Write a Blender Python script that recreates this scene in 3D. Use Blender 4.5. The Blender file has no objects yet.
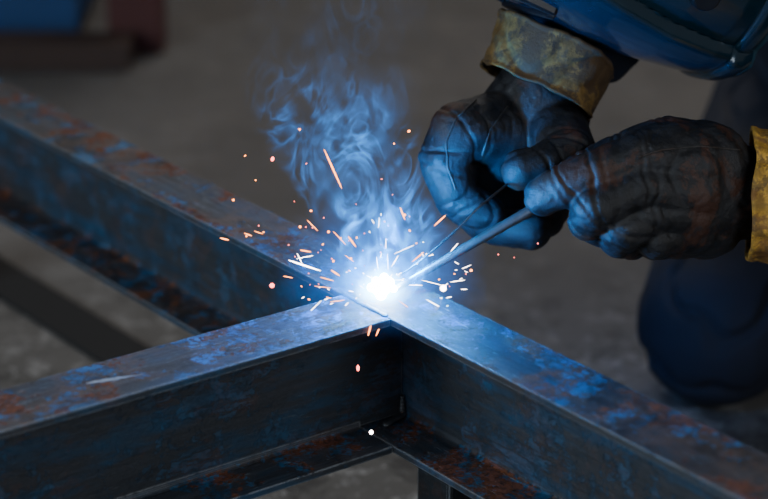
import bpy, bmesh, math, random
from mathutils import Vector, Matrix, noise
from mathutils.bvhtree import BVHTree
random.seed(7)
C = bpy.context.scene.collection
H=.831; F=2200.0; PIT=math.radians(22.2); cp=math.cos(PIT); sp=math.sin(PIT)
def D(px,py):
    u=px-384; v=249.5-py
    return Vector((u, F*cp+v*sp, -F*sp+v*cp))
def P(px,py,y):
    d=D(px,py); t=y/d.y
    return Vector((d.x*t, y, H+d.z*t))
def Z(px,py,z):
    d=D(px,py); t=(z-H)/d.z
    return Vector((d.x*t, d.y*t, z))
FLOOR=-.35
# ---------------------------------------------------------------- nodes
class M:
    def __init__(s,name):
        s.m=bpy.data.materials.new(name); s.m.use_nodes=True; s.t=s.m.node_tree; s.t.nodes.clear()
        s.out=s.t.nodes.new('ShaderNodeOutputMaterial')
    def n(s,ty,ins=None,**kw):
        nd=s.t.nodes.new('ShaderNode'+ty)
        for k,v in kw.items(): setattr(nd,k,v)
        if ins:
            for k,v in ins.items(): s.set(nd,k,v)
        return nd
    def set(s,nd,k,v):
        i=nd.inputs[k]
        if hasattr(v,'outputs'): v=v.outputs[0]
        if isinstance(v,bpy.types.NodeSocket): s.t.links.new(v,i)
        else: i.default_value=v
    def math(s,op,a,b=0.0,c=None,clamp=False):
        nd=s.t.nodes.new('ShaderNodeMath'); nd.operation=op; nd.use_clamp=clamp
        s.set(nd,0,a); s.set(nd,1,b)
        if c is not None: s.set(nd,2,c)
        return nd.outputs[0]
    def co(s,scale=(1,1,1),rot=(0,0,0)):
        tc=s.n('TexCoord'); r=s.n('Mapping',{'Rotation':rot}); mp=s.n('Mapping',{'Scale':scale})
        s.t.links.new(tc.outputs['Object'],r.inputs['Vector']); s.t.links.new(r.outputs[0],mp.inputs['Vector']); return mp.outputs[0]
    def noise(s,co,scale,detail=5,rough=.55,dist=0.0):
        nd=s.n('TexNoise',{'Scale':scale,'Detail':detail,'Roughness':rough,'Distortion':dist}); s.t.links.new(co,nd.inputs['Vector']); return nd.outputs[0]
    def step(s,v,a,b):
        nd=s.n('MapRange',{'From Min':a,'From Max':b}); nd.interpolation_type='SMOOTHSTEP'; s.t.links.new(v,nd.inputs['Value']); return nd.outputs[0]
    def mix(s,f,a,b):
        nd=s.t.nodes.new('ShaderNodeMix'); nd.data_type='RGBA'
        for idx,v in ((0,f),(6,a),(7,b)):
            if isinstance(v,bpy.types.NodeSocket): s.t.links.new(v,nd.inputs[idx])
            else: nd.inputs[idx].default_value=v if idx==0 else (*v,1)
        return nd.outputs[2]
    def bsdf(s,color,rough=.5,metal=0.0,bump=None,bs=.3,bd=.002,**kw):
        b=s.n('BsdfPrincipled')
        for k,v in (('Base Color',color),('Roughness',rough),('Metallic',metal),*kw.items()):
            if isinstance(v,tuple) and len(v)==3: v=(*v,1)
            s.set(b,k,v)
        if bump is not None:
            bn=s.n('Bump',{'Strength':bs,'Distance':bd,'Height':bump}); s.t.links.new(bn.outputs[0],b.inputs['Normal'])
        s.t.links.new(b.outputs[0],s.out.inputs[0]); return s.m
def emis(name,col,st):
    m=M(name); e=m.n('Emission',{'Color':(*col,1),'Strength':st}); m.t.links.new(e.outputs[0],m.out.inputs[0]); return m.m
def steel(name,rotz,base=(.046,.054,.066),paint=(.022,.16,.34),rust=(.27,.085,.030),ra=.545,pa=.53):
    m=M(name); co=m.co(); R_=(0,0,rotz)
    st=m.co(scale=(1.2,6,6),rot=R_); br=m.co(scale=(1,28,28),rot=R_)
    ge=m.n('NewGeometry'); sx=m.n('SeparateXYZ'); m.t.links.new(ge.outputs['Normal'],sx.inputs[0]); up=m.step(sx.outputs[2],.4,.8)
    brush=m.noise(br,7,8,.75); streak=m.noise(st,5,7,.62); mid=m.noise(co,30,10,.78); fine=m.noise(co,190,5,.7); soft=m.noise(co,6,9,.72)
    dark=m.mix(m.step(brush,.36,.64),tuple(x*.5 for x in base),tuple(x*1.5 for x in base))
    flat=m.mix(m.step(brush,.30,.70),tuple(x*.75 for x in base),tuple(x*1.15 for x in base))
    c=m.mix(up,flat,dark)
    c=m.mix(m.math('MULTIPLY',m.step(soft,.42,.52),m.math('ADD',.08,m.math('MULTIPLY',up,.76))),c,m.mix(m.step(mid,.42,.58),(.040,.027,.023),(.145,.087,.062)))
    sm_=m.math('MULTIPLY',m.step(streak,.47,.62),m.math('ADD',.42,m.math('MULTIPLY',m.step(mid,.4,.6),.3)))
    sm_=m.math('MULTIPLY',sm_,m.math('SUBTRACT',1,m.math('MULTIPLY',up,.6)))
    c=m.mix(sm_,c,tuple(x*.5 for x in paint))
    pm=m.math('MULTIPLY',m.step(m.noise(co,12,12,.82),pa,pa+.008),m.step(m.noise(st,14,10,.84),.45,.47))
    pm=m.math('MULTIPLY',pm,m.math('ADD',.28,m.math('MULTIPLY',up,.64)))
    c=m.mix(pm,c,m.mix(m.step(mid,.4,.6),tuple(x*.5 for x in paint),tuple(x*1.35 for x in paint)))
    rm=m.math('MULTIPLY',m.step(m.noise(co,13,12,.78),ra,ra+.02),m.step(mid,.44,.49)); rm=m.math('MULTIPLY',rm,m.math('ADD',.12,m.math('MULTIPLY',up,.80)))
    c=m.mix(rm,c,m.mix(m.step(fine,.38,.62),tuple(x*.4 for x in rust),rust))
    dk=m.math('MULTIPLY',m.step(m.noise(co,50,9,.84),.58,.60),m.math('ADD',.35,m.math('MULTIPLY',up,.5)))
    c=m.mix(dk,c,(.016,.015,.015))
    ch=m.math('MULTIPLY',m.step(m.noise(m.co(scale=(1,12,12),rot=R_),24,8,.82),.61,.63),m.math('ADD',.15,m.math('MULTIPLY',up,.65)))
    c=m.mix(ch,c,(.42,.49,.54))
    bv=m.n('Bevel',{'Radius':.0028},samples=4); dt=m.n('VectorMath',operation='DOT_PRODUCT'); m.t.links.new(bv.outputs[0],dt.inputs[0]); m.t.links.new(ge.outputs['Normal'],dt.inputs[1])
    ed=m.math('SUBTRACT',1,dt.outputs['Value']); ed=m.math('MULTIPLY',m.step(ed,.015,.12),m.step(m.noise(co,34,6,.8),.36,.48))
    c=m.mix(m.math('MULTIPLY',ed,.85),c,(.50,.54,.58))
    h=m.math('ADD',m.math('MULTIPLY',brush,.3),m.math('ADD',m.math('MULTIPLY',fine,.5),m.math('ADD',m.math('MULTIPLY',mid,.7),m.math('MULTIPLY',pm,.4))))
    r=m.math('ADD',.28,m.math('ADD',m.math('MULTIPLY',rm,.4),m.math('MULTIPLY',mid,.42)))
    return m.bsdf(c,r,.2,h,.9,.0018)
MT={}
MT['steelA']=steel('beam_steel_long',math.radians(51.8),pa=.515,ra=.52)
MT['steelB']=steel('beam_steel_short',math.radians(-35.3),ra=.525,pa=.51)
MT['steelD']=steel('dark_steel',0,base=(.02,.022,.025),paint=(.03,.05,.07))
def concrete():
    m=M('concrete'); co=m.co(); a=m.noise(co,1.3,6,.6,.3); b=m.noise(co,9,9,.74,.3); d=m.noise(co,70,6,.75)
    sx=m.n('SeparateXYZ'); m.t.links.new(co,sx.inputs[0]); near=m.math('SUBTRACT',1,m.step(sx.outputs[1],2.35,2.9))
    near=m.math('ADD',.18,m.math('MULTIPLY',near,.82))
    c=m.mix(m.step(a,.3,.7),(.115,.108,.10),(.175,.165,.155)); c=m.mix(m.math('MULTIPLY',m.math('MULTIPLY',m.step(b,.48,.58),.8),near),c,(.045,.042,.04))
    c=m.mix(m.math('MULTIPLY',m.math('MULTIPLY',m.step(m.noise(co,24,8,.8),.53,.59),.8),near),c,(.36,.35,.34))
    h=m.math('ADD',m.math('MULTIPLY',b,.9),m.math('MULTIPLY',d,.45))
    return m.bsdf(c,.8,0,h,.6,.010)
MT['concrete']=concrete()
def leather(name,base,stain,stain2,s0=.5,r0=.34,sa=.85,bs=.6):
    m=M(name); co=m.co(); a=m.noise(co,11,9,.74,.4); b=m.noise(co,60,8,.68,.3); d=m.noise(co,420,4,.7); e=m.noise(co,30,8,.74,.3)
    c=m.mix(m.step(b,.35,.7),tuple(x*.6 for x in base),tuple(x*1.9 for x in base))
    c=m.mix(m.math('MULTIPLY',m.step(a,s0,s0+.04),sa),c,stain); c=m.mix(m.math('MULTIPLY',m.step(e,.54,.59),.7),c,stain2)
    sc=m.math('MULTIPLY',m.step(m.noise(co,95,6,.85),.60,.63),.55); c=m.mix(sc,c,tuple(x*2+.015 for x in stain2))
    h=m.math('ADD',m.math('MULTIPLY',b,.7),m.math('MULTIPLY',d,.6))
    return m.bsdf(c,m.math('ADD',r0,m.math('MULTIPLY',b,.35)),0,h,bs,.0024)
MT['glove']=leather('dark_leather',(.010,.0105,.013),(.060,.023,.013),(.025,.026,.030),.525)
MT['seam']=leather('seam_leather',(.03,.028,.028),(.04,.025,.02),(.03,.03,.03))
MT['cuff']=leather('yellow_leather',(.46,.25,.035),(.20,.09,.02),(.10,.06,.02),.51,.5)
MT['cuff2']=leather('tan_leather',(.15,.088,.022),(.060,.034,.016),(.025,.019,.016),.46,.6)
def cloth(name,col,sc=500):
    m=M(name); co=m.co(); a=m.noise(co,9,5,.6); b=m.noise(co,sc,3,.6)
    return m.bsdf(m.mix(a,tuple(x*.6 for x in col),tuple(x*1.4 for x in col)),.85,0,m.math('ADD',a,m.math('MULTIPLY',b,.2)),.4,.004)
MT['navy']=cloth('navy_cloth',(.009,.014,.030)); MT['trouser']=cloth('dark_trousers',(.008,.011,.024)); 
def simple(name,col,r,me=0,ns=40,amt=.3,**kw):
    m=M(name); co=m.co(); a=m.noise(co,ns,6,.65)
    return m.bsdf(m.mix(a,tuple(x*(1-amt) for x in col),tuple(x*(1+amt) for x in col)),m.math('ADD',r-.08,m.math('MULTIPLY',a,.16)),me,a,.15,.001,**kw)
MT['skin']=simple('skin',(.5,.28,.2),.5); MT['shell']=simple('helmet_shell',(.007,.036,.062),.24,.4,25,.3,**{'Coat Weight':1.0,'Coat Roughness':.1})
MT['black']=simple('black_plastic',(.01,.01,.012),.3); MT['boot']=simple('boot_leather',(.02,.015,.012),.6)
MT['rim']=simple('helmet_rim',(.03,.09,.14),.2,.4)
MT['rod']=simple('rod_metal',(.17,.165,.16),.34,.8,200); MT['wire']=simple('wire_metal',(.09,.08,.075),.3,.8,200)
MT['bead']=simple('weld_bead',(.10,.11,.12),.4,.6,200); MT['chalk']=simple('pale_scrape',(.42,.44,.45),.7,0,220,.5)
MT['blue']=simple('blue_paint',(.015,.07,.2),.5,0,8); MT['wood']=simple('brown_wood',(.07,.04,.028),.8,0,12); MT['redw']=simple('red_brown_paint',(.11,.032,.025),.7,0,12)
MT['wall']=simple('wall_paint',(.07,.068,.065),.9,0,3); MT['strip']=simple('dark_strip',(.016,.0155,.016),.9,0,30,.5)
MT['core']=emis('arc_core',(.75,.93,1.0),60); MT['sp_o']=emis('spark_orange',(1.0,.26,.05),10); MT['sp_w']=emis('spark_white',(1.0,.84,.78),20)
MT['sp_p']=emis('spark_pink',(1.0,.16,.13),9); MT['hot']=emis('hot_metal',(.15,.55,1),12)
# ---------------------------------------------------------------- object helpers
def link(name,me,mat,parent=None,loc=None,smooth=True):
    base=parent.location if parent is not None and parent.type=='EMPTY' else None
    if parent is not None and base is None: base=Vector(parent['_w'])
    L=Vector(loc) if loc is not None else (Vector(base) if base is not None else Vector((0,0,0)))
    me.transform(Matrix.Translation(-L))
    if mat: me.materials.clear(); me.materials.append(mat)
    for p in me.polygons: p.use_smooth=smooth
    o=bpy.data.objects.new(name,me); C.objects.link(o)
    if parent is not None: o.parent=parent
    else: o.location=L
    o['_w']=tuple(L)
    return o
def fin(bm):
    bmesh.ops.recalc_face_normals(bm,faces=bm.faces[:]); me=bpy.data.meshes.new('m'); bm.to_mesh(me); bm.free(); return me
def tag(o,label=None,cat=None,group=None,kind=None):
    for k,v in (('label',label),('category',cat),('group',group),('kind',kind)):
        if v: o[k]=v
    return o
def empty(name,loc):
    o=bpy.data.objects.new(name,None); C.objects.link(o); o.location=loc; o.empty_display_size=.05; return o
def bev(o,w,seg=2):
    m=o.modifiers.new('b','BEVEL'); m.width=w; m.segments=seg; m.limit_method='ANGLE'; m.angle_limit=math.radians(40); return o
def ball(bm,c,r,sc=None):
    mt=Matrix.Translation(c)
    if sc: mt=mt@Matrix.Diagonal((*sc,1))
    bmesh.ops.create_uvsphere(bm,u_segments=18,v_segments=12,radius=r,matrix=mt)
def cone(bm,a,ra,b,rb,seg=18):
    d=b-a
    if d.length<1e-6: return
    q=d.to_track_quat('Z','Y').to_matrix().to_4x4()
    bmesh.ops.create_cone(bm,cap_ends=True,segments=seg,radius1=ra,radius2=rb,depth=d.length,matrix=Matrix.Translation((a+b)/2)@q)
def chain(bm,pts):
    for c,r in pts: ball(bm,c,r)
    for (a,ra),(b,rb) in zip(pts,pts[1:]): cone(bm,a,ra,b,rb)
def remesh(bm,vox,smooth=3,disp=None):
    me=bpy.data.meshes.new('t'); bm.to_mesh(me); bm.free()
    o=bpy.data.objects.new('t',me); C.objects.link(o)
    md=o.modifiers.new('r','REMESH'); md.mode='VOXEL'; md.voxel_size=vox
    dg=bpy.context.evaluated_depsgraph_get(); dg.update()
    n=bpy.data.meshes.new_from_object(o.evaluated_get(dg)); bpy.data.objects.remove(o)
    b=bmesh.new(); b.from_mesh(n)
    for _ in range(smooth): bmesh.ops.smooth_vert(b,verts=b.verts[:],factor=.5,use_axis_x=True,use_axis_y=True,use_axis_z=True)
    b.normal_update()
    if disp:
        ds=[(v,v.normal*disp(v.co)) for v in b.verts]
        for v,d in ds: v.co+=d
        bmesh.ops.smooth_vert(b,verts=b.verts[:],factor=.4,use_axis_x=True,use_axis_y=True,use_axis_z=True)
    b.to_mesh(n); b.free(); return n
def ridge(v,s,k=1.0): return 1-abs(noise.noise(v*s))*k
def wrinkle(amp,s,amp2=0,s2=1,k=3.2):
    def f(v):
        w=v+Vector((noise.noise(v*s*.5),noise.noise(v*s*.5+Vector((9,1,3))),0))*(.4/s)
        return -amp*max(0,ridge(w,s,k))+amp2*noise.noise(v*s2)
    return f
def tube(bm,pts,rad,seg=10,cap=True):
    rings=[]; n=len(pts)
    up=Vector((0,0,1))
    for i,p in enumerate(pts):
        t=(pts[min(i+1,n-1)]-pts[max(i-1,0)]).normalized()
        a=t.cross(up)
        if a.length<.05: a=t.cross(Vector((0,1,0)))
        a.normalize(); b=a.cross(t)
        r=rad(i/(n-1)) if callable(rad) else rad
        rings.append([bm.verts.new(p+(a*math.cos(2*math.pi*k/seg)+b*math.sin(2*math.pi*k/seg))*r) for k in range(seg)])
    for A,B in zip(rings,rings[1:]):
        for k in range(seg): bm.faces.new((A[k],A[(k+1)%seg],B[(k+1)%seg],B[k]))
    if cap: bm.faces.new(rings[0][::-1]); bm.faces.new(rings[-1])
def box(bm,c,s,rotz=0):
    bmesh.ops.create_cube(bm,size=1,matrix=Matrix.Translation(c)@Matrix.Rotation(rotz,4,'Z')@Matrix.Diagonal((*s,1)))
# ---------------------------------------------------------------- setting
bm=bmesh.new(); bmesh.ops.create_grid(bm,x_segments=1,y_segments=1,size=6,matrix=Matrix.Translation((0,3,FLOOR)))
tag(link('floor',fin(bm),MT['concrete']),kind='structure')
bm=bmesh.new(); box(bm,Vector((0,7.6,1.1)),(12,.2,2.9)); tag(link('wall_back',fin(bm),MT['wall'],smooth=False),kind='structure')
bm=bmesh.new(); box(bm,Vector((-5.1,3.5,1.1)),(.2,8,2.9)); tag(link('wall_left',fin(bm),MT['wall'],smooth=False),kind='structure')
# ---------------------------------------------------------------- beams
J=Vector((.0064,1.866,0)); aA=math.radians(-51.8)
eA=Vector((math.cos(aA),math.sin(aA),0)); nA=Vector((-eA.y,eA.x,0))
WA=.072; HB=.150; TF=.0075; TW=.0065; LIP=.014
def arc(cx,cz,r,a0,a1,n=5):
    return [(cx+r*math.cos(math.radians(a0+(a1-a0)*i/n)),cz+r*math.sin(math.radians(a0+(a1-a0)*i/n))) for i in range(n+1)]
w0=WA-TW; R=.007
prof=[(0,0),(0,-TF)]+arc(w0-R,-TF-R,R,90,0)+arc(w0-R,-HB+TF+R,R,0,-90)+[(LIP,-HB+TF),(LIP,-HB),(WA,-HB),(WA,0)]
def extrude(bm,O,e,n,prof,s0,s1,k=1):
    rings=[]
    for i in range(k+1):
        s=s0+(s1-s0)*i/k
        rings.append([bm.verts.new(O+e*s+n*a+Vector((0,0,z))) for a,z in prof])
    m=len(prof)
    for A,B in zip(rings,rings[1:]):
        for j in range(m): bm.faces.new((A[j],A[(j+1)%m],B[(j+1)%m],B[j]))
    bm.faces.new(rings[0]); bm.faces.new(rings[-1][::-1])
bm=bmesh.new(); extrude(bm,J,eA,nA,prof,-1.15,.62)
o=link('steel_beam',fin(bm),MT['steelA'],loc=J-Vector((0,0,HB)),smooth=False); bev(o,.0011)
tag(o,'long rusty blue-grey steel channel beam running from the far upper left under the arc to the near right','beam')
aB=math.radians(35.3); eB=Vector((math.cos(aB),math.sin(aB),0)); nB=Vector((-eB.y,eB.x,0)); WB=.073
def sA(p,n0):
    return (n0-(p-J).dot(nA))/eB.dot(nA)
def plate(bm,poly,n0,s0=-.72,k=1):
    r0=[bm.verts.new(J+eB*s0+nB*a+Vector((0,0,z))) for a,z in poly]; r1=[]
    for a,z in poly:
        q=J+nB*a; r1.append(bm.verts.new(q+eB*sA(q,n0)+Vector((0,0,z))))
    m=len(poly)
    for j in range(m): bm.faces.new((r0[j],r0[(j+1)%m],r1[(j+1)%m],r1[j]))
    bm.faces.new(r0); bm.faces.new(r1[::-1])
bm=bmesh.new()
TB=.0075; tw=.0065; e_=.0006
plate(bm,[(0,0),(0,-TB)]+arc(WB-tw-.006,-TB-.006,.006,90,0)+[(WB,-TB-.006),(WB,0)],-e_)
plate(bm,[(LIP,-HB),(WB,-HB),(WB,-HB+TB+.006)]+arc(WB-tw-.006,-HB+TB+.006,.006,0,-90)+[(LIP,-HB+TB)],LIP-e_)
plate(bm,[(WB-tw,-TB-.0004),(WB,-TB-.0004),(WB,-HB+TB+.0004),(WB-tw,-HB+TB+.0004)],w0-e_)
o=link('steel_channel',fin(bm),MT['steelB'],loc=J-Vector((0,0,HB)),smooth=False); bev(o,.0010)
tag(o,'shorter blue-stained steel channel coming from the lower left and butting against the long beam','beam')
bm=bmesh.new()
c0=Z(118,378,.0); 
pts=[]
for i in range(13):
    t=i/12; pts.append((c0-eB*.028+eB*.05*t-nB*.012*t+nB*.006, .0024*math.sin(math.pi*min(1,t*1.1+.08))+.0005))
vs=[]
for p,w in pts:
    j=random.uniform(-.001,.001); vs.append((bm.verts.new(p+nB*(w+j)+Vector((0,0,.0004))),bm.verts.new(p-nB*(w-j)+Vector((0,0,.0004)))))
for a,b in zip(vs,vs[1:]): bm.faces.new((a[0],a[1],b[1],b[0]))
link('pale_scrape',fin(bm),MT['chalk'],parent=o)
t=empty('weld_bead',J); tag(t,'rippled fresh weld bead along the seam where the two beams meet','weld')
bm=bmesh.new()
qa=J+nB*WB; qa=qa+eB*sA(qa,0); n=16
for i in range(n):
    p=J.lerp(qa,.12+.88*i/(n-1)); ball(bm,p+Vector((0,0,.0003)),.0034+random.uniform(-.0005,.0005),(1.0,1.0,.5))
link('top_bead',remesh(bm,.0009,1),MT['bead'],parent=t)
bm=bmesh.new(); q=J+nB*(WB-tw); q=q+eB*sA(q,w0)
for i in range(9): ball(bm,q-nB*.004-nA*.002+Vector((0,0,-HB+TB+.002))-nA*(.0035*i)-nB*(.001*i),.0042+random.uniform(-.0008,.001),(1,1,.7))
for i in range(5): ball(bm,q-nB*.003-nA*.003+Vector((0,0,-HB+TB+.004+.004*i)),.004-.0004*i)
link('corner_bead',remesh(bm,.001,1),MT['bead'],parent=t)
def stand(p,label,zt=-HB,g=None):
    t=empty('support_post',Vector((p.x,p.y,FLOOR))); tag(t,label,'post',g)
    bm=bmesh.new(); h=zt-FLOOR
    box(bm,Vector((p.x,p.y,FLOOR+.004+(h-.008)/2)),(.05,.05,h-.010),aA); bev(link('post',fin(bm),MT['steelD'],parent=t,smooth=False),.004)
    bm=bmesh.new(); box(bm,Vector((p.x,p.y,FLOOR+.004)),(.12,.12,.008),aA); bev(link('foot_plate',fin(bm),MT['steelD'],parent=t,smooth=False),.002)
    bm=bmesh.new(); box(bm,Vector((p.x,p.y,zt-.003)),(.06,.05,.006),aA); bev(link('top_plate',fin(bm),MT['steelD'],parent=t,smooth=False),.001)
stand(J+eA*.035+nA*.048,'dark square steel post standing under the welded corner')
stand(J-eA*1.05+nA*.048,'dark square steel post under the far end of the long beam')
stand(J-eB*.66+nB*.045,'dark square steel post under the outer end of the channel')
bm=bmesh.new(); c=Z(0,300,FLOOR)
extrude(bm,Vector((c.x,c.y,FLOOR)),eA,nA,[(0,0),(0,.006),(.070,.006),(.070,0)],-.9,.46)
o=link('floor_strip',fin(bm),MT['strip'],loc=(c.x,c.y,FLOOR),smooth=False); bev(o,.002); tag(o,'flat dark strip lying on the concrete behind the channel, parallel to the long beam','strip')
# ---------------------------------------------------------------- arc, sparks, smoke
W=Z(381,296,.004)+Vector((0,0,.004))
t=empty('welding_arc',W); tag(t,'blinding blue-white welding arc burning on the beam joint','arc')
bm=bmesh.new(); ball(bm,W+Vector((0,0,.004)),.0085)
for dx,dy,dz,r in ((.008,0,.008,.0050),(-.009,.002,.002,.0045),(.003,0,.013,.0045),(-.005,-.003,.011,.0040),(.012,.001,.001,.0038),(.0,-.006,-.002,.0055)): ball(bm,W+Vector((dx,dy,dz+.002)),r)
link('arc_core',remesh(bm,.001,3),MT['core'],parent=t)
ld=bpy.data.lights.new('arc_light','POINT'); ld.energy=7.0; ld.color=(.0,.30,1.0); ld.shadow_soft_size=.012
lo=bpy.data.objects.new('arc_light',ld); lo.location=W+Vector((.014,-.016,.060)); C.objects.link(lo)
sm={}
for k in ('sp_o','sp_w','sp_p'):
    b=bmesh.new(); bmesh.ops.create_uvsphere(b,u_segments=8,v_segments=7,radius=1); me=bpy.data.meshes.new('spark'); b.to_mesh(me); b.free(); me.materials.append(MT[k]); sm[k]=me
def spark(a,b,r,k,label,group=None):
    r*=.58
    o=bpy.data.objects.new('spark',sm[k]); C.objects.link(o); d=b-a; L=max(d.length/2,r)
    o.location=(a+b)/2; o.rotation_mode='QUATERNION'
    if d.length>1e-5: o.rotation_quaternion=d.to_track_quat('Z','Y')
    o.scale=(r,r,L); tag(o,label,'spark',group)
S=lambda x0,y0,x1,y1,d:(P(x0,y0,d),P(x1,y1,d+.002))
uni=[((324,149,342,189,1.90),.0013,'sp_o','longest orange spark streak, high above the arc'),
((288,260,321,271,1.88),.0012,'sp_w','long blue-white spark streak left of the arc'),
((443,288,443.5,288.5,1.84),.0052,'sp_w','round glowing spark just right of the arc'),
((271,285,273,286,1.86),.0040,'sp_p','round pink spark far left of the arc over the beam'),
((273,157,272,161,1.93),.0028,'sp_p','pink spark dot high at the upper left'),
((434,226,446,215,1.93),.0012,'sp_o','orange spark streak beside the glove fingertips'),
((358,365,358,371,1.84),.0024,'sp_p','pink spark dot falling in front of the channel'),
((371,432,371.5,432.5,1.86),.0036,'sp_w','white spark dot low beside the corner of the webs'),
((368,336,371,325,1.85),.0012,'sp_o','orange spark streak over the seam below the arc')]
for q,r,k,l in uni: a,b=S(*q); spark(a,b,r,k,l)
dots=[(256,180),(299,129),(394,143),(408,132),(234,200),(263,232),(246,236),(404,214),(472,270),(287,313),(342,238),(440,279),(357,237),(300,226),(329,232),(322,245),(455,274),(312,211),(350,258),(333,262),(409,230),(417,243),(302,287),(310,300),(246,155),(385,222)]
for x,y in dots: 
    a,b=S(x,y,x+random.uniform(-2,2),y+random.uniform(-2,2),random.uniform(1.87,1.95)); spark(a,b,random.uniform(.0008,.0023),'sp_o','small orange spark dot scattered around the arc','spark dots around the arc')
st=[(220,238,229,240),(244,233,252,236),(254,231,263,234),(307,220,318,231),(333,231,346,245),(348,236,356,247),(345,255,354,262),(314,286,331,288),(331,270,340,276),(326,297,341,301),(320,277,334,281),(300,250,311,252),(400,207,405,220),(330,302,345,300),(355,322,362,315),(376,336,381,324),(340,310,352,306),(412,262,424,252),(398,300,409,308),(283,276,293,278)]
for q in st: a,b=S(*q,random.uniform(1.87,1.93)); spark(a,b,random.uniform(.0005,.0013),'sp_o','short orange spark streak flying off the arc','short spark streaks')
for i in range(70):
    a=random.uniform(-.25,3.5); r0=16+72*random.random()**1.5; L=random.choice((1.5,2,2,3,5,7,10,20))*random.uniform(.7,1.3)
    cx,cy=381,292; x0=cx+math.cos(a)*r0; y0=cy-math.sin(a)*r0*.9; a2=a+random.gauss(0,.45)
    aa,bb=S(x0,y0,x0+math.cos(a2)*L,y0-math.sin(a2)*L*.85,W.y+random.uniform(-.04,.04))
    spark(aa,bb,random.uniform(.0003,.0006),'sp_w','fine white-hot spark needle packed close around the arc','needle sparks hugging the arc')
for i in range(40):
    x0=random.gauss(362,66); y0=random.gauss(252,42)
    if y0>330: continue
    aa,bb=S(x0,y0,x0+random.uniform(-1,1),y0+random.uniform(-1,1),W.y+random.uniform(-.05,.03))
    spark(aa,bb,random.uniform(.0005,.0011),'sp_p','faint pinpoint red-pink spark adrift in the smoke around the arc','pinpoint sparks in the smoke')
# smoke volume; arc light on the smoke and the halo are put in as emission
m=M('smoke'); tc=m.n('TexCoord'); sx=m.n('SeparateXYZ'); m.t.links.new(tc.outputs['Object'],sx.inputs[0])
x,y,z=sx.outputs
cx=m.math('ADD',m.math('MULTIPLY',z,-.17),m.math('MULTIPLY',m.math('SINE',m.math('MULTIPLY',z,26)),.012))
dx=m.math('SUBTRACT',x,cx); rr=m.math('ADD',m.math('MULTIPLY',z,.14),.040); y2=m.math('MULTIPLY',y,1.9)
dist=m.math('DIVIDE',m.math('SQRT',m.math('ADD',m.math('MULTIPLY',dx,dx),m.math('MULTIPLY',y2,y2))),rr)
env=m.math('SUBTRACT',1,m.step(dist,.35,1.3))
env=m.math('MULTIPLY',env,m.step(z,-.005,.02)); top=m.math('SUBTRACT',1,m.step(z,.08,.23)); env=m.math('MULTIPLY',env,m.math('ADD',m.math('MULTIPLY',top,.93),.07)); env=m.math('MULTIPLY',env,m.math('SUBTRACT',1,m.step(z,.25,.345)))
mp=m.n('Mapping',{'Scale':(1.2,.8,.8)}); m.t.links.new(tc.outputs['Object'],mp.inputs[0])
mp2=m.n('Mapping',{'Scale':(1.2,.8,.85),'Location':(3.1,1.7,5.3)}); m.t.links.new(tc.outputs['Object'],mp2.inputs[0])
def rdg(co,sc,k,ds,dt=1.5):
    nz=m.noise(co,sc,dt,.5,ds)
    return m.math('SUBTRACT',1,m.math('MULTIPLY',m.math('ABSOLUTE',m.math('SUBTRACT',nz,.5)),k),clamp=True)
ra=rdg(mp.outputs[0],18,13,2.6,1.6); rb=rdg(mp2.outputs[0],13,5,2.3)
patch=m.step(m.noise(mp2.outputs[0],12,2,.5,1.0),.40,.58)
low=m.math('SUBTRACT',1,m.step(z,.03,.12))
fil=m.math('ADD',m.math('MULTIPLY',m.math('MULTIPLY',ra,ra),m.math('MULTIPLY',rb,m.math('ADD',m.math('ADD',.12,m.math('MULTIPLY',low,.4)),patch))),m.math('MULTIPLY',patch,.008))
dens=m.math('MULTIPLY',env,m.math('ADD',fil,.006))
fall=m.math('POWER',2.718,m.math('MULTIPLY',z,-9.5))
em=m.n('Emission',{'Color':(.002,.29,1.0,1),'Strength':m.math('MULTIPLY',dens,m.math('ADD',m.math('MULTIPLY',fall,560),5))})
vs_=m.n('VolumeScatter',{'Color':(.4,.7,1,1),'Density':m.math('MULTIPLY',dens,2.5)})
r2=m.math('SQRT',m.math('ADD',m.math('ADD',m.math('MULTIPLY',x,x),m.math('MULTIPLY',y,y)),m.math('MULTIPLY',z,z)))
lump=m.math('ADD',.55,m.math('MULTIPLY',m.noise(tc.outputs['Object'],55,3,.6,1.5),.9))
rl=m.math('DIVIDE',r2,lump)
sh=lambda R_,p,s:m.math('MULTIPLY',m.math('POWER',m.math('SUBTRACT',1,m.math('DIVIDE',rl,R_),clamp=True),p),s)
gl=m.math('ADD',sh(.052,1.8,240),sh(.110,2.0,26))
eg=m.n('Emission',{'Color':(.0,.24,1.0,1),'Strength':gl})
e3=m.n('Emission',{'Color':(.36,.88,1.0,1),'Strength':sh(.029,1.5,900)})
def addsh(a,b):
    ad=m.n('AddShader'); m.t.links.new(a.outputs[0],ad.inputs[0]); m.t.links.new(b.outputs[0],ad.inputs[1]); return ad
m.t.links.new(addsh(addsh(em,vs_),addsh(eg,e3)).outputs[0],m.out.inputs['Volume'])
try: m.m.cycles.volume_step_rate=.2
except Exception as e: print(e)
bm=bmesh.new(); box(bm,W+Vector((-.02,0,.145)),(.24,.22,.39)); 
for v in bm.verts:
    if v.co.z<.05: v.co.z=.0015
o=link('smoke',fin(bm),m.m,loc=W,smooth=False); tag(o,'thin welding smoke with arc light put in as blue glow, curling up from the arc','smoke',kind='stuff')
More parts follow.
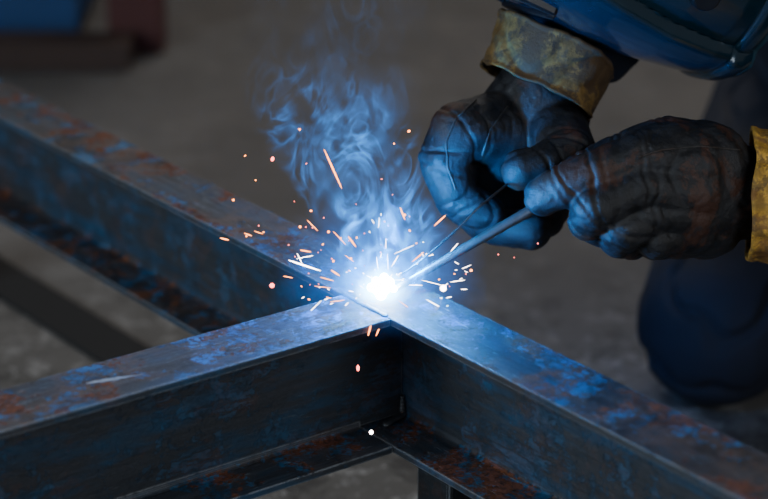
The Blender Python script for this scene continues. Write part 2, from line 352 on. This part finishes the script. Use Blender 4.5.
# ---------------------------------------------------------------- rods
t=empty('welding_electrode',W); tag(t,'thick grey welding electrode gripped by the nearer gloved hand, tip in the arc','electrode')
e0=P(392,290,1.915); e1=P(604,168,1.965)
bm=bmesh.new(); tube(bm,[e0.lerp(e1,i/10) for i in range(11)],lambda u:.0038+.0014*min(1,u*1.5),16); link('coated_rod',fin(bm),MT['rod'],parent=t)
bm=bmesh.new(); tube(bm,[W+Vector((.004,0,.006)),e0.lerp(e1,.01)],lambda u:.0022+.0012*u,12); link('glowing_tip',fin(bm),MT['hot'],parent=t)
bm=bmesh.new(); wp=[P(398,277,1.915),P(420,261,1.92),P(450,236,1.93),P(480,206,1.945),P(500,190,1.965),P(515,178,2.0)]
fine=[]
for i in range(len(wp)-1):
    for k in range(4): fine.append(wp[i].lerp(wp[i+1],k/4))
tube(bm,fine,.0012,8); o=link('filler_wire',fin(bm),MT['wire'],loc=wp[-1]); tag(o,'thin dark filler wire held in the far gloved hand above the electrode','wire')
# ---------------------------------------------------------------- welder
per=empty('person',Vector((.58,2.7,FLOOR))); tag(per,'kneeling welder in navy work clothes, blue helmet and dark leather gloves, bent over the joint','person')
V=Vector
hd=P(610,-120,2.13); neck=V((.48,2.40,.38)); hip=V((.64,2.80,-.06))
Rs=V((.30,2.52,.37)); Ls=V((.64,2.36,.28)); Re=V((.250,2.27,.270)); Le=V((.60,2.01,.07))
Rw=P(546,88,2.10); Lw=P(772,192,2.01)
Rk=V((.400,2.41,-.250)); Lk=V((.62,2.38,-.250)); Rh=V((.56,2.80,-.08)); Lh=V((.76,2.80,-.08)); Ra=V((.50,2.84,-.29)); La=V((.78,2.84,-.29))
ff=((W-hd).normalized()+V((0,.12,-.30))).normalized(); upv=V((-.75,-.15,.55)); upv=(upv-ff*upv.dot(ff)).normalized(); rt=ff.cross(upv).normalized(); up=upv
bm=bmesh.new()
chain(bm,[(hip,.12),(hip.lerp(neck,.5),.11),(hip.lerp(neck,.85),.105),(neck,.06),(hd-ff*.03-up*.03,.06)])
ball(bm,hd-ff*.01,.078,(.95,1.1,1.2)); ball(bm,hd+ff*.065-up*.005,.014); ball(bm,hd+ff*.04-up*.06,.035)
for s in (-1,1): ball(bm,hd+rt*s*.076,.018)
for a,b,c in ((Rs,Re,Rw),(Ls,Le,Lw)): chain(bm,[(neck.lerp(hip,.12),.07),(a,.055),(b,.042),(b.lerp(c,.88),.028)])
for a,b,c in ((Rh,Rk,Ra),(Lh,Lk,La)): chain(bm,[(a,.08),(b,.055),(c,.04)])
link('body',remesh(bm,.008,3),MT['skin'],parent=per)
bm=bmesh.new()
chain(bm,[(hip+V((0,-.01,.0)),.150),(hip.lerp(neck,.35),.145),(hip.lerp(neck,.7),.140),(hip.lerp(neck,.92),.115),(neck,.09)])
chain(bm,[(Rs,.08),(neck.lerp(hip,.1),.10),(Ls,.085)])
chain(bm,[(Rs,.095),(Re,.088),(Re.lerp(Rw,.45),.083),(Re.lerp(Rw,.62),.072),(Re.lerp(Rw,.82),.058)])
chain(bm,[(Ls,.085),(Le,.066),(Le.lerp(Lw,.5),.060),(Le.lerp(Lw,.8),.05)])
link('jacket',remesh(bm,.006,3,wrinkle(.010,14,.008,8)),MT['navy'],parent=per)
bm=bmesh.new()
for a,b,c in ((Rh,Rk,Ra),(Lh,Lk,La)): chain(bm,[(a,.115),(a.lerp(b,.5),.110),(b,.098),(b.lerp(c,.5)+V((0,0,.01)),.07),(b.lerp(c,.9),.055)])
chain(bm,[(Rh,.115),(Lh,.115)])
link('trousers',remesh(bm,.005,3,wrinkle(.010,14,.006,7,4.5)),MT['trouser'],parent=per)
for a in (Ra,La):
    bm=bmesh.new(); chain(bm,[(a+V((0,-.03,.0)),.05),(a+V((0,.04,-.005)),.052),(a+V((0,.10,-.005)),.042)]); chain(bm,[(a+V((0,.05,-.01)),.048),(a+V((0,.06,.07)),.045)])
    link('boot',remesh(bm,.005,3),MT['boot'],parent=per)
def glove(chains,cuffpts,cr,seams,cm,clab,k=1.30,wob=.004):
    bm=bmesh.new(); cre=[]
    for ch in chains:
        pts=[(P(a,b,y),(r*k if r<.024 else r*1.07)) for a,b,y,r in ch]; chain(bm,pts)
        if len(pts)>=4 and pts[-1][1]<.024:
            for i in range(1,len(pts)-1):
                t_=(pts[i+1][0]-pts[i-1][0]).normalized()
                for off in random.sample((-.009,-.004,0.001,.006,.010),2): cre.append((pts[i][0]+t_*off,(t_+V((random.uniform(-.3,.3),0,random.uniform(-.3,.3)))).normalized(),pts[i][1]*1.4))
    wf=wrinkle(.0016,18,.0022,13,6.0); wf2=wrinkle(.0005,60,0,1,4)
    def dsp(v):
        d=wf(v)+wf2(v)
        for c,t_,r in cre:
            w=v-c
            if w.length<r:
                a=abs(w.dot(t_)+.003*noise.noise(v*60))
                if a<.0034: d-=.0015*(1-a/.0034)*min(1,(r-w.length)/(r*.3))
        return d
    me=remesh(bm,.0015,3,dsp)
    bv=BVHTree.FromPolygons([v.co.copy() for v in me.vertices],[tuple(p.vertices) for p in me.polygons])
    g=link('glove',me,MT['glove'],parent=per); g['label']='dark stained leather gauntlet glove'
    cam0=V((0,0,H))
    for sm_ in seams:
        bm=bmesh.new(); pts=[]
        for (x0,y0),(x1,y1) in zip(sm_,sm_[1:]):
            for q in range(24):
                u=q/24; h=bv.ray_cast(cam0,D(x0+(x1-x0)*u,y0+(y1-y0)*u).normalized())
                if h[0] is not None and (not pts or (h[0]-pts[-1]).length<.006): pts.append(h[0])
        if len(pts)<6: bm.free(); continue
        tube(bm,pts,.0012,7); link('seam',fin(bm),MT['seam'],parent=g)
    bm=bmesh.new(); n=27; rings=[]; a,b=cuffpts; ax=(b-a).normalized(); s1=ax.cross(V((0,0,1))).normalized(); s2=s1.cross(ax); sg=130
    for i in range(n):
        t_=i/(n-1); c=a.lerp(b,t_); r=cr[0]+(cr[1]-cr[0])*t_
        ring=[]
        for k_ in range(sg):
            th=2*math.pi*k_/sg; d=s1*math.cos(th)+s2*math.sin(th)
            q=c+d*r; q+=d*.009*noise.noise(q*14)-d*.004*max(0,ridge(V((q.x,q.y,q.z*1.6)),20,4)); 
            q+=ax*wob*1.4*noise.noise(c*3+d*1.6)
            if i in (0,1,n-1): q+=d*.0020
            ring.append(bm.verts.new(q))
        rings.append(ring)
    for A,B in zip(rings,rings[1:]):
        for k_ in range(sg): bm.faces.new((A[k_],A[(k_+1)%sg],B[(k_+1)%sg],B[k_]))
    cf=link('cuff',fin(bm),cm,parent=g); cf['label']=clab
    sd=cf.modifiers.new('s','SOLIDIFY'); sd.thickness=.004; sd.offset=-1
    return g
glove([ # near hand
 [(800,192,2.01,.034),(745,192,2.010,.044),(712,191,2.000,.048),(692,188,1.990,.052),(672,184,1.982,.048)],
 [(704,214,1.995,.042),(680,220,1.985,.036),(655,226,1.975,.029)],
 [(704,168,1.992,.044),(668,158,1.975,.034),(645,156,1.965,.028)],
 [(670,200,1.99,.038),(645,222,1.985,.028)],
 [(690,168,1.972,.036),(640,158,1.955,.0205),(598,172,1.945,.0182),(562,187,1.945,.0168),(543,197,1.95,.0150)],
 [(690,190,1.965,.036),(634,189,1.938,.0195),(596,208,1.925,.0175),(588,220,1.942,.0158),(602,230,1.965,.0135)],
 [(690,205,1.965,.034),(648,214,1.938,.0185),(622,230,1.927,.0163),(618,239,1.950,.0148),(632,244,1.97,.013)],
 [(690,222,1.97,.03),(672,229,1.95,.0175),(656,238,1.938,.0150),(654,242,1.96,.0138),(664,244,1.975,.012)],
 [(705,160,2.0,.035),(665,146,1.995,.023),(620,154,1.99,.017),(580,172,1.985,.015),(554,187,1.975,.0125)],
 ],(P(750,196,2.000),P(870,200,1.985)),(.066,.080),[[(740,150),(700,146),(660,150),(636,158)]],MT['cuff'],'wide yellow leather cuff')
glove([ # far hand
 [(560,60,2.115,.038),(542,92,2.105,.044),(516,128,2.095,.044),(500,150,2.09,.046)],
 [(545,118,2.105,.043),(535,155,2.11,.040),(505,195,2.11,.038)],
 [(480,152,2.09,.042),(482,192,2.080,.038),(500,210,2.075,.034)],
 [(492,130,2.07,.036),(460,131,2.035,.0235),(442,160,2.02,.0188),(456,198,2.02,.0172),(486,215,2.02,.0155)],
 [(500,135,2.07,.034),(464,150,2.07,.023),(457,195,2.05,.0180),(488,224,2.04,.0165),(532,231,2.03,.0155)],
 [(520,140,2.09,.034),(484,165,2.10,.022),(484,210,2.09,.0180),(518,227,2.075,.0170),(546,219,2.06,.0150)],
 [(535,145,2.11,.032),(504,180,2.13,.020),(510,215,2.12,.0170),(540,221,2.10,.0160),(554,208,2.09,.014)],
 [(552,130,2.075,.034),(570,151,2.02,.0205),(546,166,1.998,.0178),(522,170,1.99,.0155)],
 ],(P(533,92,2.095),P(558,46,2.118)),(.060,.067),[[(476,100),(456,118),(446,142),(448,168),(456,190)],[(508,106),(490,130),(482,156)]],MT['cuff2'],'dirty tan leather cuff',wob=.005)
# helmet
Mh=Matrix((( rt.x,ff.x,up.x,hd.x),(rt.y,ff.y,up.y,hd.y),(rt.z,ff.z,up.z,hd.z),(0,0,0,1)))@Matrix.Scale(1.10,4)
rowsd=[(-.175,.074,.104,.0),(-.165,.084,.114,.0),(-.13,.100,.124,0),(-.08,.112,.132,0),(-.02,.120,.134,0),(.04,.122,.130,0),(.09,.114,.112,0),(.125,.092,.084,0),(.148,.06,.05,0),(.157,.02,.02,0)]
def interp(z):
    for (a,w,d,_),(b,w2,d2,_) in zip(rowsd,rowsd[1:]):
        if z<=b:
            t=(z-a)/(b-a); return w+(w2-w)*t,d+(d2-d)*t
    return rowsd[-1][1:3]
def sm01(x): x=max(0,min(1,x)); return x*x*(3-2*x)
def lim(z): return 44+z*60
def hpt(th,z,add=0):
    w,d=interp(z); c,s=math.cos(th),math.sin(th)
    xx=w*math.copysign(abs(s)**.8,s); yy=d*math.copysign(abs(c)**.72,c)
    a=abs(math.degrees(th)); g=0
    g-=.013*sm01((a-lim(z))/5)*(1-sm01((z-.05)/.04))
    g+=.010*sm01((a-82)/4)*(1-sm01((z-.05)/.04))
    g+=.006*sm01((-.150-z)/.004)
    return Mh@(V((xx,yy,z))+V((s,c,0))*(g+add))
bm=bmesh.new(); rings=[]; NZ=150; NT=260
for i in range(NZ):
    z=-.175+.332*i/(NZ-1)
    rings.append([bm.verts.new(hpt(math.radians(-118+236*k/NT),z)) for k in range(NT+1)])
for A,B in zip(rings,rings[1:]):
    for k in range(NT): bm.faces.new((A[k],A[k+1],B[k+1],B[k]))
hm=link('welding_helmet',fin(bm),MT['shell'],parent=per); hm['label']='dark blue welding helmet tipped down over the face'
sd=hm.modifiers.new('s','SOLIDIFY'); sd.thickness=.004; sd.offset=1
bm=bmesh.new(); path=[hpt(math.radians(-118),.10-.275*i/30,.003) for i in range(31)]+[hpt(math.radians(-118+236*i/50),-.175,.003) for i in range(1,50)]+[hpt(math.radians(118),-.175+.275*i/30,.003) for i in range(31)]
tube(bm,path,.0046,10); link('edge_rim',fin(bm),MT['rim'],parent=hm)
for s in (-1,1):
    p0=hpt(s*math.radians(66),-.085,-.002); p1=hpt(s*math.radians(66),-.085,.012)
    bm=bmesh.new(); cone(bm,p0,.017,p1,.014,28); bev(link('side_fitting',fin(bm),MT['black'],parent=hm,smooth=False),.002)
def hbox(name,c,s,mat,b=.003):
    bm=bmesh.new(); bmesh.ops.create_cube(bm,size=1,matrix=Mh@Matrix.Translation(c)@Matrix.Diagonal((*s,1))); bev(link(name,fin(bm),mat,parent=hm,smooth=False),b)
for c,s in (((0,.124,.092),(.110,.022,.010)),((0,.130,.022),(.110,.016,.010)),((-.052,.126,.057),(.010,.018,.076)),((.052,.126,.057),(.010,.018,.076))):
    hbox('lens_frame',c,s,MT['black'])
hbox('dark_lens',(0,.128,.057),(.098,.008,.064),MT['black'],.001)
# ---------------------------------------------------------------- background rack + crate
ux=Z(135,58,FLOOR)
t=empty('storage_rack',V((ux.x-.5,ux.y,FLOOR))); tag(t,'low brown rack with red-brown upright in the blurred background, upper left','rack')
def wb(name,c,s,mat,par,b=.005): 
    bm=bmesh.new(); box(bm,V(c),s); return bev(link(name,fin(bm),mat,parent=par,smooth=False),b)
wb('front_rail',(ux.x-.55,ux.y-.04,FLOOR+.025),(1.10,.09,.05),MT['wood'],t)
for a_,b_ in ((0,.06),(-1.1,.06),(0,.62),(-1.1,.62)): wb('upright',(ux.x+a_,ux.y+b_,FLOOR+.45),(.10,.07,.9),MT['redw'],t)
wb('shelf',(ux.x-.55,ux.y+.34,FLOOR+.92),(1.25,.68,.04),MT['wood'],t)
cr=empty('crate',V((ux.x-.48,ux.y+.34,FLOOR))); tag(cr,'blue steel crate standing under the brown rack at the upper left','crate')
bm=bmesh.new(); cc=V((ux.x-.48,ux.y+.34,FLOOR)); 
for c,s in (((0,-.2,.16),(.72,.02,.32)),((0,.2,.16),(.72,.02,.32)),((-.35,0,.16),(.02,.40,.32)),((.35,0,.16),(.02,.40,.32)),((0,0,.01),(.72,.40,.02))): box(bm,cc+V(c),s)
link('body',fin(bm),MT['blue'],parent=cr,smooth=False)
bm=bmesh.new()
for c,s in (((0,-.215,.31),(.76,.03,.03)),((0,.215,.31),(.76,.03,.03)),((-.365,0,.31),(.03,.40,.03)),((.365,0,.31),(.03,.40,.03))): box(bm,cc+V(c),s)
link('rim',fin(bm),MT['blue'],parent=cr,smooth=False)
# ---------------------------------------------------------------- light + camera
def area(name,loc,tgt,size,en,col):
    l=bpy.data.lights.new(name,'AREA'); l.size=size; l.energy=en; l.color=col; o=bpy.data.objects.new(name,l); o.location=loc
    o.rotation_euler=(V(tgt)-V(loc)).to_track_quat('-Z','Y').to_euler(); C.objects.link(o)
area('shop_light',(.3,4.8,2.6),(0.1,2.4,0),1.6,38,(1,.94,.88))
area('left_fill',(-2.1,.4,.8),(-.1,2.2,-.15),1.2,44,(.72,.87,1))  # added fill from front left, brightens the webs and lower flanges
area('right_fill',(1.4,.1,.9),(.2,1.9,-.05),1.0,14,(.92,.96,1))  # added fill from front right for the near cuff and the channel web
w=bpy.data.worlds.new('World'); bpy.context.scene.world=w; w.use_nodes=True
w.node_tree.nodes['Background'].inputs[0].default_value=(.6,.6,.62,1); w.node_tree.nodes['Background'].inputs[1].default_value=.18
cd=bpy.data.cameras.new('Camera'); cam=bpy.data.objects.new('Camera',cd); C.objects.link(cam)
cam.location=(0,0,H); cam.rotation_euler=(math.pi/2-PIT,0,0); cd.sensor_width=36; cd.lens=F*36/768
cd.clip_start=.05; cd.dof.use_dof=True; cd.dof.focus_distance=2.07; cd.dof.aperture_fstop=3.2
bpy.context.scene.camera=cam
for o in bpy.data.objects:
    if '_w' in o: del o['_w']
